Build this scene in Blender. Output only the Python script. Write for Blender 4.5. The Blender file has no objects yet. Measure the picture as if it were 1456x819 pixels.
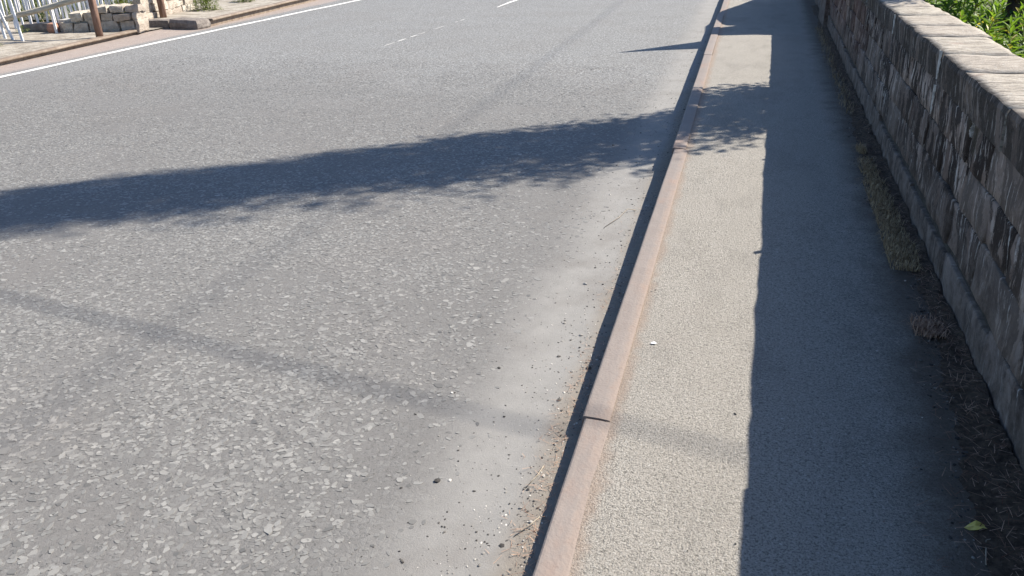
import bpy, math, random
import numpy as np
from mathutils import Matrix, Vector, noise as mnoise

random.seed(7); rng = np.random.default_rng(7)
scene = bpy.context.scene
COL = scene.collection
R = math.radians

# ------------------------------------------------------------------ camera
CAM_H = 1.65
cd = bpy.data.cameras.new('camera'); cd.sensor_width = 36.0; cd.lens = 28.43
cd.clip_start = 0.05; cd.clip_end = 2000
cam = bpy.data.objects.new('camera', cd); COL.objects.link(cam)
A = Matrix(((0.959553, -0.09871, 0.263658, 0), (0.280616, 0.41074, -0.867495, 0), (-0.022665, 0.906393, 0.421826, CAM_H), (0, 0, 0, 1)))
cam.matrix_world = A
scene.camera = cam

# ------------------------------------------------------------------ sky, sun, exposure
EL = R(43.1); SX, SY = 0.80, 0.60                  # the sun stands ahead and to the right
w = bpy.data.worlds.new('World'); scene.world = w; w.use_nodes = True
nt = w.node_tree; nt.nodes.clear()
sk = nt.nodes.new('ShaderNodeTexSky'); sk.sky_type = 'NISHITA'; sk.sun_disc = False
sk.sun_elevation = EL; sk.sun_rotation = math.atan2(SX, SY)
sk.air_density = 1.0; sk.dust_density = 0.8; sk.ozone_density = 5.5
bg = nt.nodes.new('ShaderNodeBackground'); bg.inputs[1].default_value = 0.092
wo = nt.nodes.new('ShaderNodeOutputWorld')
nt.links.new(sk.outputs[0], bg.inputs[0]); nt.links.new(bg.outputs[0], wo.inputs[0])
sd = bpy.data.lights.new('sun', 'SUN'); sd.energy = 5.0; sd.angle = R(0.53); sd.color = (1.0, 0.94, 0.84)
sun = bpy.data.objects.new('sun', sd); COL.objects.link(sun)
sdir = Vector((SX*math.cos(EL), SY*math.cos(EL), math.sin(EL)))
sun.rotation_euler = sdir.to_track_quat('Z', 'Y').to_euler(); sun.location = (8, 6, 12)
scene.view_settings.view_transform = 'Standard'; scene.view_settings.look = 'None'
scene.view_settings.exposure = 1.08; scene.view_settings.gamma = 1.0

# ------------------------------------------------------------------ helpers
def mesh(name, verts, faces, smooth=False):
    me = bpy.data.meshes.new(name); me.from_pydata([tuple(v) for v in verts], [], [tuple(f) for f in faces]); me.update()
    me.polygons.foreach_set('use_smooth', [smooth]*len(me.polygons))
    return me

def fast_mesh(name, V, F, attr=None, smooth=False):
    """V (n,3), F (m,k) constant k, attr = (name, per-vertex floats)"""
    me = bpy.data.meshes.new(name); V = np.asarray(V, np.float32); F = np.asarray(F, np.int32)
    m, k = F.shape
    me.vertices.add(len(V)); me.vertices.foreach_set('co', V.ravel())
    me.loops.add(m*k); me.loops.foreach_set('vertex_index', F.ravel())
    me.polygons.add(m); me.polygons.foreach_set('loop_start', np.arange(0, m*k, k, dtype=np.int32))
    me.polygons.foreach_set('loop_total', np.full(m, k, np.int32))
    me.polygons.foreach_set('use_smooth', np.full(m, smooth, bool))
    me.update(calc_edges=True)
    if attr is not None:
        a = me.attributes.new(attr[0], 'FLOAT', 'POINT'); a.data.foreach_set('value', np.asarray(attr[1], np.float32))
    return me

def obj(name, me, mat=None, parent=None, loc=None, rot=None):
    o = bpy.data.objects.new(name, me); COL.objects.link(o)
    if mat is not None and me is not None and not me.materials: me.materials.append(mat)
    if parent is not None: o.parent = parent
    if loc is not None: o.location = loc
    if rot is not None: o.rotation_euler = rot
    return o

def tag(o, label, cat, group=None):
    o['label'] = label; o['category'] = cat
    if group: o['group'] = group
    return o
def thing(name, label, cat, loc=(0, 0, 0), rot=(0, 0, 0), group=None):
    o = bpy.data.objects.new(name, None); COL.objects.link(o); o.location = loc; o.rotation_euler = rot
    o.empty_display_size = 0.1
    return tag(o, label, cat, group)
def structure(o): o['kind'] = 'structure'; return o
def stuff(o, label=None):
    o['kind'] = 'stuff'
    if label: o['label'] = label
    return o

def nz(x, y, z=0.0): return mnoise.noise(Vector((x, y, z)))

# kerb line, road level
def kx(y): return -0.43 - 0.0185*y
def zr(y):
    t = 0.018 + 0.0225*max(y, 0.0)
    return -(0.17 - 0.012*math.log(1+math.exp((0.17-t)/0.012)))
def zrv(y):
    t = 0.018 + 0.0225*np.maximum(y, 0)
    return -(0.17 - 0.012*np.log1p(np.exp((0.17-t)/0.012)))

# ------------------------------------------------------------------ materials
class NT:
    def __init__(s, name):
        s.m = bpy.data.materials.new(name); s.m.use_nodes = True; s.t = s.m.node_tree
        s.b = s.t.nodes['Principled BSDF']; s.b.inputs['Specular IOR Level'].default_value = 0.25
        s.geo = s.t.nodes.new('ShaderNodeTexCoord'); s.pos = s.geo.outputs['Object']
    def n(s, ty, **kw):
        x = s.t.nodes.new(ty)
        for k, v in kw.items(): setattr(x, k, v)
        return x
    def l(s, a, b):
        if hasattr(a, 'is_output') or hasattr(a, 'links'): s.t.links.new(a, b)
        else: b.default_value = a
    def world(s): s.pos = s.n('ShaderNodeNewGeometry').outputs['Position']; return s
    def scaled(s, sc, pos=None):
        v = s.n('ShaderNodeVectorMath', operation='MULTIPLY'); s.l(pos or s.pos, v.inputs[0]); v.inputs[1].default_value = sc
        return v.outputs[0]
    def noise(s, scale, detail=3, rough=0.55, vec=None, dist=0.0):
        x = s.n('ShaderNodeTexNoise'); s.l(vec or s.pos, x.inputs['Vector']); x.inputs['Scale'].default_value = scale
        x.inputs['Detail'].default_value = detail; x.inputs['Roughness'].default_value = rough; x.inputs['Distortion'].default_value = dist
        return x.outputs['Fac']
    def vor(s, scale, feature='F1', vec=None, out='Distance', rnd=1.0):
        x = s.n('ShaderNodeTexVoronoi', feature=feature); s.l(vec or s.pos, x.inputs['Vector']); x.inputs['Scale'].default_value = scale
        x.inputs['Randomness'].default_value = rnd
        return x.outputs[out]
    def math(s, op, a, b=0.0, c=None, clamp=False):
        x = s.n('ShaderNodeMath', operation=op); x.use_clamp = clamp; s.l(a, x.inputs[0]); s.l(b, x.inputs[1])
        if c is not None: s.l(c, x.inputs[2])
        return x.outputs[0]
    def ramp(s, f, a, b):            # smooth 0..1 between a and b
        x = s.n('ShaderNodeMapRange', interpolation_type='SMOOTHSTEP'); s.l(f, x.inputs[0])
        x.inputs[1].default_value = a; x.inputs[2].default_value = b
        return x.outputs[0]
    def lin(s, f, a, b, c, d):
        x = s.n('ShaderNodeMapRange'); s.l(f, x.inputs[0])
        for i, v in enumerate((a, b, c, d)): x.inputs[1+i].default_value = v
        return x.outputs[0]
    def mix(s, f, a, b, mode='MIX'):
        x = s.n('ShaderNodeMix', data_type='RGBA', blend_type=mode); s.l(f, x.inputs[0])
        for v, i in ((a, 6), (b, 7)):
            if isinstance(v, tuple): x.inputs[i].default_value = (*v, 1.0)
            else: s.t.links.new(v, x.inputs[i])
        return x.outputs[2]
    def attr(s, name): return s.n('ShaderNodeAttribute', attribute_name=name).outputs['Fac']
    def rnd(s): return s.n('ShaderNodeObjectInfo').outputs['Random']
    def sep(s):
        x = s.n('ShaderNodeSeparateXYZ'); s.l(s.pos, x.inputs[0]); return x.outputs
    def bump(s, h, strength, dist=0.01, nrm=None):
        x = s.n('ShaderNodeBump'); s.l(h, x.inputs['Height']); x.inputs['Strength'].default_value = strength; x.inputs['Distance'].default_value = dist
        if nrm is not None: s.l(nrm, x.inputs['Normal'])
        return x.outputs[0]
    def done(s, col, rough=0.85, nrm=None, spec=None):
        if isinstance(col, tuple): s.b.inputs['Base Color'].default_value = (*col, 1)
        else: s.l(col, s.b.inputs['Base Color'])
        s.l(rough, s.b.inputs['Roughness'])
        if nrm is not None: s.l(nrm, s.b.inputs['Normal'])
        if spec is not None: s.b.inputs['Specular IOR Level'].default_value = spec
        return s.m

def m_road():
    n = NT('asphalt_road').world(); x, y, z = n.sep()
    kd = n.math('SUBTRACT', n.math('MULTIPLY_ADD', y, -0.0185, -0.43), x)              # metres from the kerb
    wob = n.math('MULTIPLY_ADD', n.noise(1.3, 4), 0.9, -0.45)
    fat = n.ramp(n.noise(1.1, 5, 0.6), 0.42, 0.64)                                      # patches where binder covers the stone
    vec = n.scaled((1.0, 1.0, 0.0))
    warp = n.n('ShaderNodeVectorMath', operation='ADD'); n.l(vec, warp.inputs[0])
    cell = n.vor(46, vec=vec, out='Color'); edge = n.vor(46, 'DISTANCE_TO_EDGE', vec=vec)
    ch = n.n('ShaderNodeSeparateColor'); n.l(cell, ch.inputs[0])
    chip = n.math('MULTIPLY', n.ramp(edge, 0.04, 0.10), n.ramp(n.math('SUBTRACT', ch.outputs[0], n.math('MULTIPLY', fat, 0.45)), 0.25, 0.34))
    far = n.ramp(y, 6.5, 10.5)
    chip = n.math('MULTIPLY', chip, n.lin(far, 0, 1, 0.22, 1.0))
    nearkerb = n.ramp(n.math('ADD', kd, n.math('MULTIPLY', wob, 0.35)), 0.28, 0.62)     # 0 = swept dusty channel
    leftedge = n.ramp(n.math('ADD', x, n.math('MULTIPLY', wob, 0.2)), -9.85, -9.6)
    chip = n.math('MULTIPLY', chip, nearkerb)
    binder = n.mix(n.noise(3.0, 5), (0.109, 0.103, 0.097), (0.148, 0.139, 0.130))
    stonec = n.mix(ch.outputs[1], (0.155, 0.152, 0.145), (0.285, 0.279, 0.262))
    c = n.mix(chip, binder, stonec)
    c = n.mix(n.math('MULTIPLY', n.ramp(n.noise(0.55, 4), 0.5, 0.7), 0.16), c, (0.155, 0.134, 0.118))
    grit = n.noise(420, 2, 0.7)
    c = n.mix(n.lin(grit, 0.3, 0.7, 0.0, 0.35), c, (0.21, 0.204, 0.196))
    c = n.mix(n.math('MULTIPLY', n.ramp(n.noise(85, 4, 0.75), 0.46, 0.36), 0.65), c, (0.055, 0.053, 0.051))
    c = n.mix(n.math('MULTIPLY', n.ramp(n.noise(30, 4, 0.8), 0.53, 0.42), n.lin(far, 0, 1, 0.12, 0.75)), c, (0.115, 0.114, 0.112))
    c = n.mix(n.math('MULTIPLY', n.ramp(n.noise(36, 4, 0.8), 0.50, 0.62), n.lin(far, 0, 1, 0.05, 0.9)), c, (0.35, 0.35, 0.335))
    dust = n.mix(n.noise(9, 6, 0.7), (0.185, 0.176, 0.164), (0.295, 0.282, 0.262))
    dust = n.mix(n.math('MULTIPLY', n.ramp(n.noise(2.2, 5, 0.6), 0.5, 0.68), 0.5), dust, (0.165, 0.150, 0.135))
    c = n.mix(n.math('MULTIPLY', n.math('SUBTRACT', 1.0, nearkerb), 0.85), c, dust)
    soil = n.ramp(n.math('ADD', kd, n.math('MULTIPLY', wob, 0.16)), 0.17, 0.05)
    c = n.mix(n.math('MULTIPLY', soil, 0.75), c, n.mix(n.noise(30, 4), (0.13, 0.10, 0.075), (0.25, 0.215, 0.17)))
    pink = n.mix(n.noise(14, 5), (0.235, 0.185, 0.160), (0.34, 0.29, 0.255))
    c = n.mix(n.math('SUBTRACT', 1.0, leftedge), c, pink)
    h = n.math('ADD', n.math('MULTIPLY', n.ramp(edge, 0.0, 0.16), n.math('MULTIPLY', chip, 0.9)), n.math('MULTIPLY', grit, 0.7))
    h = n.math('ADD', h, n.math('MULTIPLY', n.noise(130, 3), 0.5))
    return n.done(c, n.lin(chip, 0, 1, 0.82, 0.62), n.bump(h, 0.55, 0.006), 0.3)

def m_chip():
    n = NT('pale_stone_chip').world(); t = n.attr('tone')
    c = n.mix(t, (0.090, 0.087, 0.082), (0.285, 0.274, 0.252))
    c = n.mix(n.lin(n.noise(260, 3), 0.3, 0.7, 0, 0.45), c, (0.130, 0.125, 0.118))
    c = n.mix(n.math('MULTIPLY', n.ramp(n.noise(0.9, 3), 0.52, 0.7), 0.22), c, (0.19, 0.163, 0.142))
    return n.done(c, 0.62, n.bump(n.noise(500, 2), 0.25, 0.002), 0.35)

def m_path():
    n = NT('weathered_tarmac_path').world(); x, y, z = n.sep()
    a = n.noise(150, 3, 0.65); b = n.noise(420, 2, 0.7)
    c = n.mix(n.noise(2.6, 5, 0.6), (0.245, 0.221, 0.190), (0.325, 0.299, 0.263))
    c = n.mix(n.math('MULTIPLY', n.ramp(n.noise(7, 5, 0.65), 0.55, 0.75), 0.35), c, (0.17, 0.16, 0.143))
    c = n.mix(n.math('MULTIPLY', n.ramp(n.noise(5, 5, 0.6, vec=n.scaled((1.0, 0.8, 3.1))), 0.58, 0.76), 0.4), c, (0.33, 0.285, 0.25))
    c = n.mix(n.math('MULTIPLY', n.ramp(n.noise(1.6, 6, 0.7, vec=n.scaled((1.6, 0.6, 1.0))), 0.48, 0.64), 0.6), c, (0.185, 0.168, 0.147))
    c = n.mix(n.math('MULTIPLY', n.ramp(n.noise(12, 6, 0.75), 0.56, 0.72), 0.45), c, (0.37, 0.345, 0.305))
    pit = n.ramp(n.vor(95), 0.20, 0.09)
    pit = n.math('MULTIPLY', pit, n.ramp(n.noise(24, 3), 0.46, 0.6))
    c = n.mix(n.math('MULTIPLY', pit, 0.75), c, (0.055, 0.05, 0.045))
    c = n.mix(n.math('MULTIPLY', n.ramp(n.noise(78, 4, 0.8), 0.50, 0.64), 0.8), c, (0.41, 0.385, 0.345))
    c = n.mix(n.math('MULTIPLY', n.ramp(n.noise(62, 4, 0.8, vec=n.scaled((1.0, 1.3, 2.0))), 0.46, 0.36), 0.9), c, (0.075, 0.068, 0.059))
    c = n.mix(n.ramp(b, 0.52, 0.68), c, (0.40, 0.38, 0.34))
    c = n.mix(n.math('MULTIPLY', n.ramp(a, 0.52, 0.36), 0.75), c, (0.095, 0.088, 0.077))
    sp = n.ramp(n.vor(60, vec=n.scaled((1.0, 1.0, 0.4))), 0.085, 0.05)
    c = n.mix(n.math('MULTIPLY', sp, n.ramp(n.noise(5, 2), 0.5, 0.6)), c, (0.46, 0.44, 0.41))
    kd = n.math('SUBTRACT', x, n.math('MULTIPLY_ADD', y, -0.0185, -0.33))
    edge = n.ramp(n.math('ADD', kd, n.math('MULTIPLY_ADD', n.noise(9, 4), 0.09, -0.045)), 0.055, 0.0)
    c = n.mix(n.math('MULTIPLY', edge, 0.6), c, (0.255, 0.185, 0.140))
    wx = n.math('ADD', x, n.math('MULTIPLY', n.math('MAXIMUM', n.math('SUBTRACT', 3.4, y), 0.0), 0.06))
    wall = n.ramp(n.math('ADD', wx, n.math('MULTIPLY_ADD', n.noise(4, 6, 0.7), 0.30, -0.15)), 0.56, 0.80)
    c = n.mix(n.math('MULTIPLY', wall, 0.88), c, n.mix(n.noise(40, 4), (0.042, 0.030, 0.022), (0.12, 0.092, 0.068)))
    h = n.math('ADD', n.math('MULTIPLY', a, 1.0), n.math('MULTIPLY', b, 0.5))
    h = n.math('SUBTRACT', h, n.math('MULTIPLY', pit, 0.9))
    h = n.math('ADD', h, n.math('MULTIPLY', n.noise(66, 3, 0.6), 0.8))
    return n.done(c, 0.85, n.bump(h, 0.8, 0.008), 0.25)

def m_iron():
    n = NT('rusted_iron').world()
    c = n.mix(n.noise(6, 5, 0.6), (0.172, 0.143, 0.126), (0.232, 0.200, 0.180))
    c = n.mix(n.math('MULTIPLY', n.ramp(n.noise(3.2, 5, 0.65, vec=n.scaled((1.0, 0.5, 1.0))), 0.52, 0.7), 0.55), c, (0.245, 0.155, 0.113))
    x, y, z = n.sep(); kd = n.math('SUBTRACT', x, n.math('MULTIPLY_ADD', y, -0.0185, -0.43))
    c = n.mix(n.math('MULTIPLY', n.ramp(n.math('ADD', kd, n.math('MULTIPLY_ADD', n.noise(11, 5, 0.65), 0.08, -0.04)), 0.062, 0.09), 0.55), c, (0.25, 0.188, 0.150))
    c = n.mix(n.math('MULTIPLY', n.ramp(n.noise(2.4, 6, 0.7), 0.50, 0.66), 0.5), c, (0.19, 0.172, 0.157))
    c = n.mix(n.math('MULTIPLY', n.ramp(n.noise(60, 4, 0.7), 0.58, 0.72), 0.5), c, (0.13, 0.08, 0.06))
    c = n.mix(n.math('MULTIPLY', n.rnd(), 0.35), c, (0.235, 0.20, 0.178))
    h = n.math('ADD', n.noise(90, 4), n.math('MULTIPLY', n.noise(14, 3), 1.5))
    return n.done(c, 0.72, n.bump(h, 0.4, 0.006), 0.25)

def wall_streaks(n):
    """dark crust, grey runs and pale lime runs, all drawn out downwards; returns the colour"""
    wn = n.n('ShaderNodeTexNoise'); n.l(n.pos, wn.inputs['Vector']); wn.inputs['Scale'].default_value = 11; wn.inputs['Detail'].default_value = 6; wn.inputs['Roughness'].default_value = 0.7
    def sv(sc, wy, wz):
        m = n.n('ShaderNodeVectorMath', operation='MULTIPLY_ADD'); n.l(wn.outputs['Color'], m.inputs[0]); m.inputs[1].default_value = (0, wy, wz)
        sh = n.n('ShaderNodeVectorMath', operation='MULTIPLY_ADD'); zz = n.n('ShaderNodeCombineXYZ'); n.l(n.sep()[2], zz.inputs[1])
        n.l(zz.outputs[0], sh.inputs[0]); sh.inputs[1].default_value = (0, -0.22, 0); n.l(n.pos, sh.inputs[2])
        n.l(n.scaled(sc, sh.outputs[0]), m.inputs[2]); return m.outputs[0]
    a = sv((1, 7.5, 3.6), 0.9, 0.9); b = sv((1, 20.0, 4.6), 1.0, 0.8); c2 = sv((1.3, 36.0, 6.0), 1.2, 0.7); d = sv((2, 3.2, 1.7), 0.5, 0.5)
    c = n.mix(n.ramp(n.noise(1.0, 6, 0.62, vec=d), 0.38, 0.62), (0.125, 0.090, 0.072), (0.285, 0.222, 0.183))
    c = n.mix(n.math('MULTIPLY', n.ramp(n.noise(1.0, 5, 0.60, vec=a), 0.570, 0.505), 0.95), c, (0.024, 0.016, 0.0125))
    c = n.mix(n.math('MULTIPLY', n.ramp(n.noise(1.0, 5, 0.62, vec=b), 0.56, 0.63), 0.85), c, (0.42, 0.355, 0.31))
    c = n.mix(n.math('MULTIPLY', n.ramp(n.noise(1.0, 5, 0.66, vec=c2), 0.59, 0.67), 0.8), c, (0.62, 0.58, 0.53))
    c = n.mix(n.math('MULTIPLY', n.ramp(n.noise(40, 5, 0.75), 0.55, 0.70), 0.3), c, (0.24, 0.215, 0.19))
    c = n.mix(n.math('MULTIPLY', n.ramp(n.noise(26, 5, 0.75), 0.48, 0.36), 0.5), c, (0.016, 0.012, 0.010))
    return c
def m_wall(name, smooth=False):
    n = NT(name).world(); x, y, z = n.sep()
    c = wall_streaks(n)
    rn = n.rnd(); c = n.mix(n.math('MULTIPLY', n.ramp(rn, 0.55, 1.0), 0.35), c, (0.30, 0.245, 0.205)); c = n.mix(n.math('MULTIPLY', n.ramp(rn, 0.4, 0.0), 0.45), c, (0.035, 0.025, 0.020))
    red = n.math('MULTIPLY', n.ramp(y, 6.5, 10.5), n.ramp(n.noise(1.7, 4), 0.35, 0.60))
    c = n.mix(n.math('MULTIPLY', red, 0.5), c, (0.115, 0.046, 0.036))
    olive = n.ramp(n.noise(1.0, 4, vec=n.scaled((1, 2.3, 2.0))), 0.60, 0.75)
    c = n.mix(n.math('MULTIPLY', olive, 0.45), c, (0.085, 0.074, 0.034))
    low = n.ramp(n.math('ADD', z, n.math('MULTIPLY_ADD', n.noise(2.6, 6, 0.68), 0.9, -0.45)), 0.46, 0.10)      # the foot keeps its rendered coat
    c = n.mix(n.math('MULTIPLY', low, 0.75), c, n.mix(n.ramp(n.noise(7, 6, 0.75), 0.36, 0.64), (0.080, 0.060, 0.048), (0.215, 0.172, 0.145)))
    h = n.math('ADD', n.noise(30, 7, 0.74), n.math('MULTIPLY', n.noise(9, 4), 0.8))
    return n.done(c, 0.92, n.bump(h, 0.5, 0.012), 0.2)

def m_coping():
    n = NT('coping_stone').world()
    c = n.mix(n.noise(7, 6, 0.65), (0.30, 0.262, 0.212), (0.47, 0.425, 0.360))
    lay = n.noise(1.0, 5, 0.65, vec=n.scaled((10.0, 52.0, 60.0)), dist=0.6)
    c = n.mix(n.math('MULTIPLY', n.ramp(lay, 0.55, 0.40), 0.8), c, (0.125, 0.108, 0.088))
    c = n.mix(n.math('MULTIPLY', n.ramp(n.noise(46, 5, 0.75), 0.54, 0.66), 0.7), c, (0.47, 0.45, 0.41))
    c = n.mix(n.math('MULTIPLY', n.ramp(n.noise(16, 4, 0.7), 0.62, 0.74), 0.55), c, (0.075, 0.068, 0.06))
    c = n.mix(n.math('MULTIPLY', n.rnd(), 0.3), c, (0.30, 0.25, 0.215))
    c = n.mix(n.math('MULTIPLY', n.ramp(n.noise(3.1, 3), 0.6, 0.72), 0.3), c, (0.31, 0.20, 0.16))
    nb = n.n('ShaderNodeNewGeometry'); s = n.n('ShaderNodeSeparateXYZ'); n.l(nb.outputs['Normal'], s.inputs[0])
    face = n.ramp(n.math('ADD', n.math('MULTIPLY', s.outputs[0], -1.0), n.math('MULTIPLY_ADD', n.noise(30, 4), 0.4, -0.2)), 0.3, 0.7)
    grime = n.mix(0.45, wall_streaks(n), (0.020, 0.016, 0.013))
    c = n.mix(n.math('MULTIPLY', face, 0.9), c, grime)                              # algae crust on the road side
    h = n.math('ADD', lay, n.math('MULTIPLY', n.noise(60, 5, 0.7), 0.9))
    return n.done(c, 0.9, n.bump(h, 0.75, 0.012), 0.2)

def m_plain(name, c0, c1, sc=20, rough=0.85, bump=0.3, bd=0.006, stretch=(1, 1, 1), vary=0.0, cv=(0.3, 0.25, 0.2), spec=0.25):
    n = NT(name).world(); v = n.scaled(stretch)
    c = n.mix(n.ramp(n.noise(sc, 5, 0.65, vec=v), 0.32, 0.68), c0, c1)
    if vary: c = n.mix(n.math('MULTIPLY', n.rnd(), vary), c, cv)
    return n.done(c, rough, n.bump(n.noise(sc*4, 4, 0.65, vec=v), bump, bd), spec)

def m_leaf(name, c0, c1, cy=None, trans=0.35, sc=6):
    n = NT(name); t = n.attr('tone')
    c = n.mix(t, c0, c1)
    if cy: c = n.mix(n.ramp(t, 0.90, 0.97), c, cy)
    rn = n.rnd(); c = n.mix(n.math('MULTIPLY', rn, 0.3), c, tuple(v*0.55 for v in c0))
    n.done(c, 0.5, None, 0.35)
    tr = n.n('ShaderNodeBsdfTranslucent'); n.l(c, tr.inputs['Color'])
    mx = n.n('ShaderNodeMixShader'); mx.inputs[0].default_value = trans
    out = n.t.nodes['Material Output']
    n.t.links.new(n.b.outputs[0], mx.inputs[1]); n.t.links.new(tr.outputs[0], mx.inputs[2]); n.t.links.new(mx.outputs[0], out.inputs[0])
    return n.m

def m_attr(name, c0, c1, rough=0.85, bump=0.3):
    n = NT(name).world(); c = n.mix(n.attr('tone'), c0, c1)
    return n.done(c, rough, n.bump(n.noise(200, 3), bump, 0.003))

def m_paint():
    n = NT('road_line_paint').world()
    c = n.mix(n.ramp(n.noise(60, 5, 0.7), 0.5, 0.7), (0.70, 0.68, 0.64), (0.48, 0.46, 0.43))
    c = n.mix(n.ramp(n.noise(38, 5, 0.75), 0.56, 0.66), c, (0.23, 0.22, 0.21))
    c = n.mix(n.math('MULTIPLY', n.ramp(n.noise(2.5, 4), 0.5, 0.7), 0.4), c, (0.40, 0.36, 0.32))
    return n.done(c, 0.7, n.bump(n.noise(250, 3), 0.4, 0.004))
def m_white():
    n = NT('weathered_white_paint').world()
    c = n.mix(n.ramp(n.noise(1.0, 5, 0.65, vec=n.scaled((9, 9, 2.2))), 0.45, 0.72), (0.74, 0.73, 0.74), (0.50, 0.47, 0.43))
    c = n.mix(n.math('MULTIPLY', n.rnd(), 0.25), c, (0.60, 0.60, 0.66))
    return n.done(c, 0.6)

M = dict(
    road=m_road(), chip=m_chip(), path=m_path(), iron=m_iron(), wall=m_wall('streaked_wall_stone'), plinth=m_wall('wall_plinth_render', True),
    coping=m_coping(), paint=m_paint(), white=m_white(),
    mortar=m_plain('lime_mortar', (0.26, 0.245, 0.225), (0.50, 0.485, 0.45), 40),
    joint=m_plain('dark_joint', (0.03, 0.027, 0.023), (0.075, 0.066, 0.056), 25),
    soil=m_plain('dark_soil', (0.045, 0.030, 0.021), (0.115, 0.082, 0.058), 45, 0.95, 0.9, 0.02),
    dry=m_attr('dry_grass', (0.15, 0.098, 0.052), (0.52, 0.39, 0.235)),
    dead=m_attr('dead_litter', (0.12, 0.055, 0.035), (0.46, 0.31, 0.22)),
    peb=m_attr('gutter_grit', (0.03, 0.027, 0.025), (0.62, 0.58, 0.52)),
    twig=m_plain('pale_twig', (0.24, 0.20, 0.15), (0.36, 0.31, 0.245), 60),
    wood=m_plain('weathered_post_wood', (0.13, 0.075, 0.05), (0.30, 0.19, 0.145), 1.0, 0.8, 0.6, 0.01, (22, 22, 2.4)),
    rail=m_plain('grey_rail_wood', (0.30, 0.265, 0.20), (0.50, 0.455, 0.37), 1.0, 0.8, 0.5, 0.01, (3, 26, 26)),
    railiron=m_plain('tan_rusted_rail', (0.165, 0.122, 0.090), (0.265, 0.215, 0.168), 7, 0.7, 0.4, 0.006),
    rubble=m_plain('sandstone_rubble', (0.37, 0.32, 0.255), (0.60, 0.54, 0.455), 11, 0.9, 0.9, 0.03, (1, 1, 1), 0.6, (0.30, 0.235, 0.19)),
    redstone=m_plain('red_sandstone', (0.27, 0.135, 0.09), (0.38, 0.21, 0.15), 12, 0.9, 0.6, 0.02),
    kstone=m_plain('dark_kerb_stone', (0.14, 0.12, 0.105), (0.27, 0.235, 0.205), 14, 0.9, 0.7, 0.015, (1, 1, 1), 0.3, (0.12, 0.10, 0.09)),
    verge=m_plain('worn_verge', (0.205, 0.175, 0.140), (0.36, 0.325, 0.275), 4.5, 0.95, 0.7, 0.03),
    terrain=m_plain('meadow_soil', (0.055, 0.065, 0.022), (0.11, 0.115, 0.05), 0.8, 0.95, 0.5, 0.05),
    weed=m_leaf('weed_leaf', (0.085, 0.170, 0.012), (0.23, 0.36, 0.030), (0.50, 0.42, 0.05), 0.5),
    dkweed=m_leaf('dark_weed_leaf', (0.018, 0.050, 0.014), (0.05, 0.12, 0.03), (0.20, 0.22, 0.05), 0.25),
    stem=m_plain('green_stem', (0.09, 0.13, 0.03), (0.16, 0.17, 0.06), 30),
    bush=m_leaf('bush_leaf', (0.070, 0.110, 0.016), (0.21, 0.25, 0.05), (0.44, 0.42, 0.22), 0.3),
    grass=m_leaf('meadow_grass', (0.05, 0.085, 0.015), (0.19, 0.21, 0.07), (0.34, 0.28, 0.13), 0.3),
    conifer=m_leaf('conifer_leaf', (0.018, 0.045, 0.014), (0.05, 0.095, 0.030), None, 0.1),
    bark=m_plain('bark', (0.07, 0.05, 0.035), (0.16, 0.12, 0.09), 1.0, 0.95, 0.9, 0.03, (14, 14, 3)),
    cable=m_plain('black_cable', (0.015, 0.015, 0.016), (0.03, 0.03, 0.03), 10, 0.6, 0.1),
    yleaf=m_plain('yellow_leaf', (0.44, 0.36, 0.07), (0.56, 0.47, 0.14), 40, 0.6, 0.3),
)

# ------------------------------------------------------------------ setting: terrain, road, path, verge
def sheet(name, xf0, xf1, y0, y1, nx, ny, zf, mat, ypow=1.0):
    V = []; F = []
    for j in range(ny+1):
        y = y0 + (y1-y0)*(j/ny)**ypow
        a, b = xf0(y), xf1(y)
        for i in range(nx+1):
            x = a + (b-a)*i/nx; V.append((x, y, zf(x, y)))
    for j in range(ny):
        for i in range(nx):
            k = j*(nx+1)+i; F.append((k, k+1, k+nx+2, k+nx+1))
    return obj(name, mesh(name, V, F, True), mat)

def terr(x, y):
    z = -0.32
    if x > 1.2: z = -0.02 - 0.12*min(max(x-1.6, 0), 5)
    return z
V = []; F = []
xs = [-600, -200, -60, -30, -16, -12, -9, -5, -1, 0.5, 1.02, 1.21, 2, 3, 4, 6, 9, 14, 30, 80, 250, 600]
ys = [-600, -200, -60, -20, -8, -2, 2, 5, 8, 11, 14, 18, 24, 40, 90, 250, 700]
for y in ys:
    for x in xs: V.append((x, y, terr(x, y) if x > 1.1 else -0.34))
for j in range(len(ys)-1):
    for i in range(len(xs)-1):
        k = j*len(xs)+i; F.append((k, k+1, k+len(xs)+1, k+len(xs)))
structure(obj('terrain', mesh('terrain', V, F), M['terrain']))

def roadz(x, y):
    z = zr(y) + 0.006*nz(x*0.7, y*0.7)
    d = kx(y) - x
    if d < 0.30: z += 0.018*(1-d/0.30)**2*(0.6+0.8*nz(x*6, y*3, 2))         # silt lying against the kerb
    return z
road = structure(sheet('road', lambda y: -11.6, lambda y: kx(y)+0.03, -4, 90, 110, 190, roadz, M['road'], 1.7))
road['label'] = 'grey chip-sealed road surface crossed by tree shadow'
pathz = lambda x, y: 0.0025*nz(x*3, y*3) + 0.004*nz(x*0.8, y*0.8, 5)
path = structure(sheet('footpath', lambda y: kx(y)+0.085, lambda y: 1.0, -4, 90, 26, 150, pathz, M['path'], 1.6))

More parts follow.
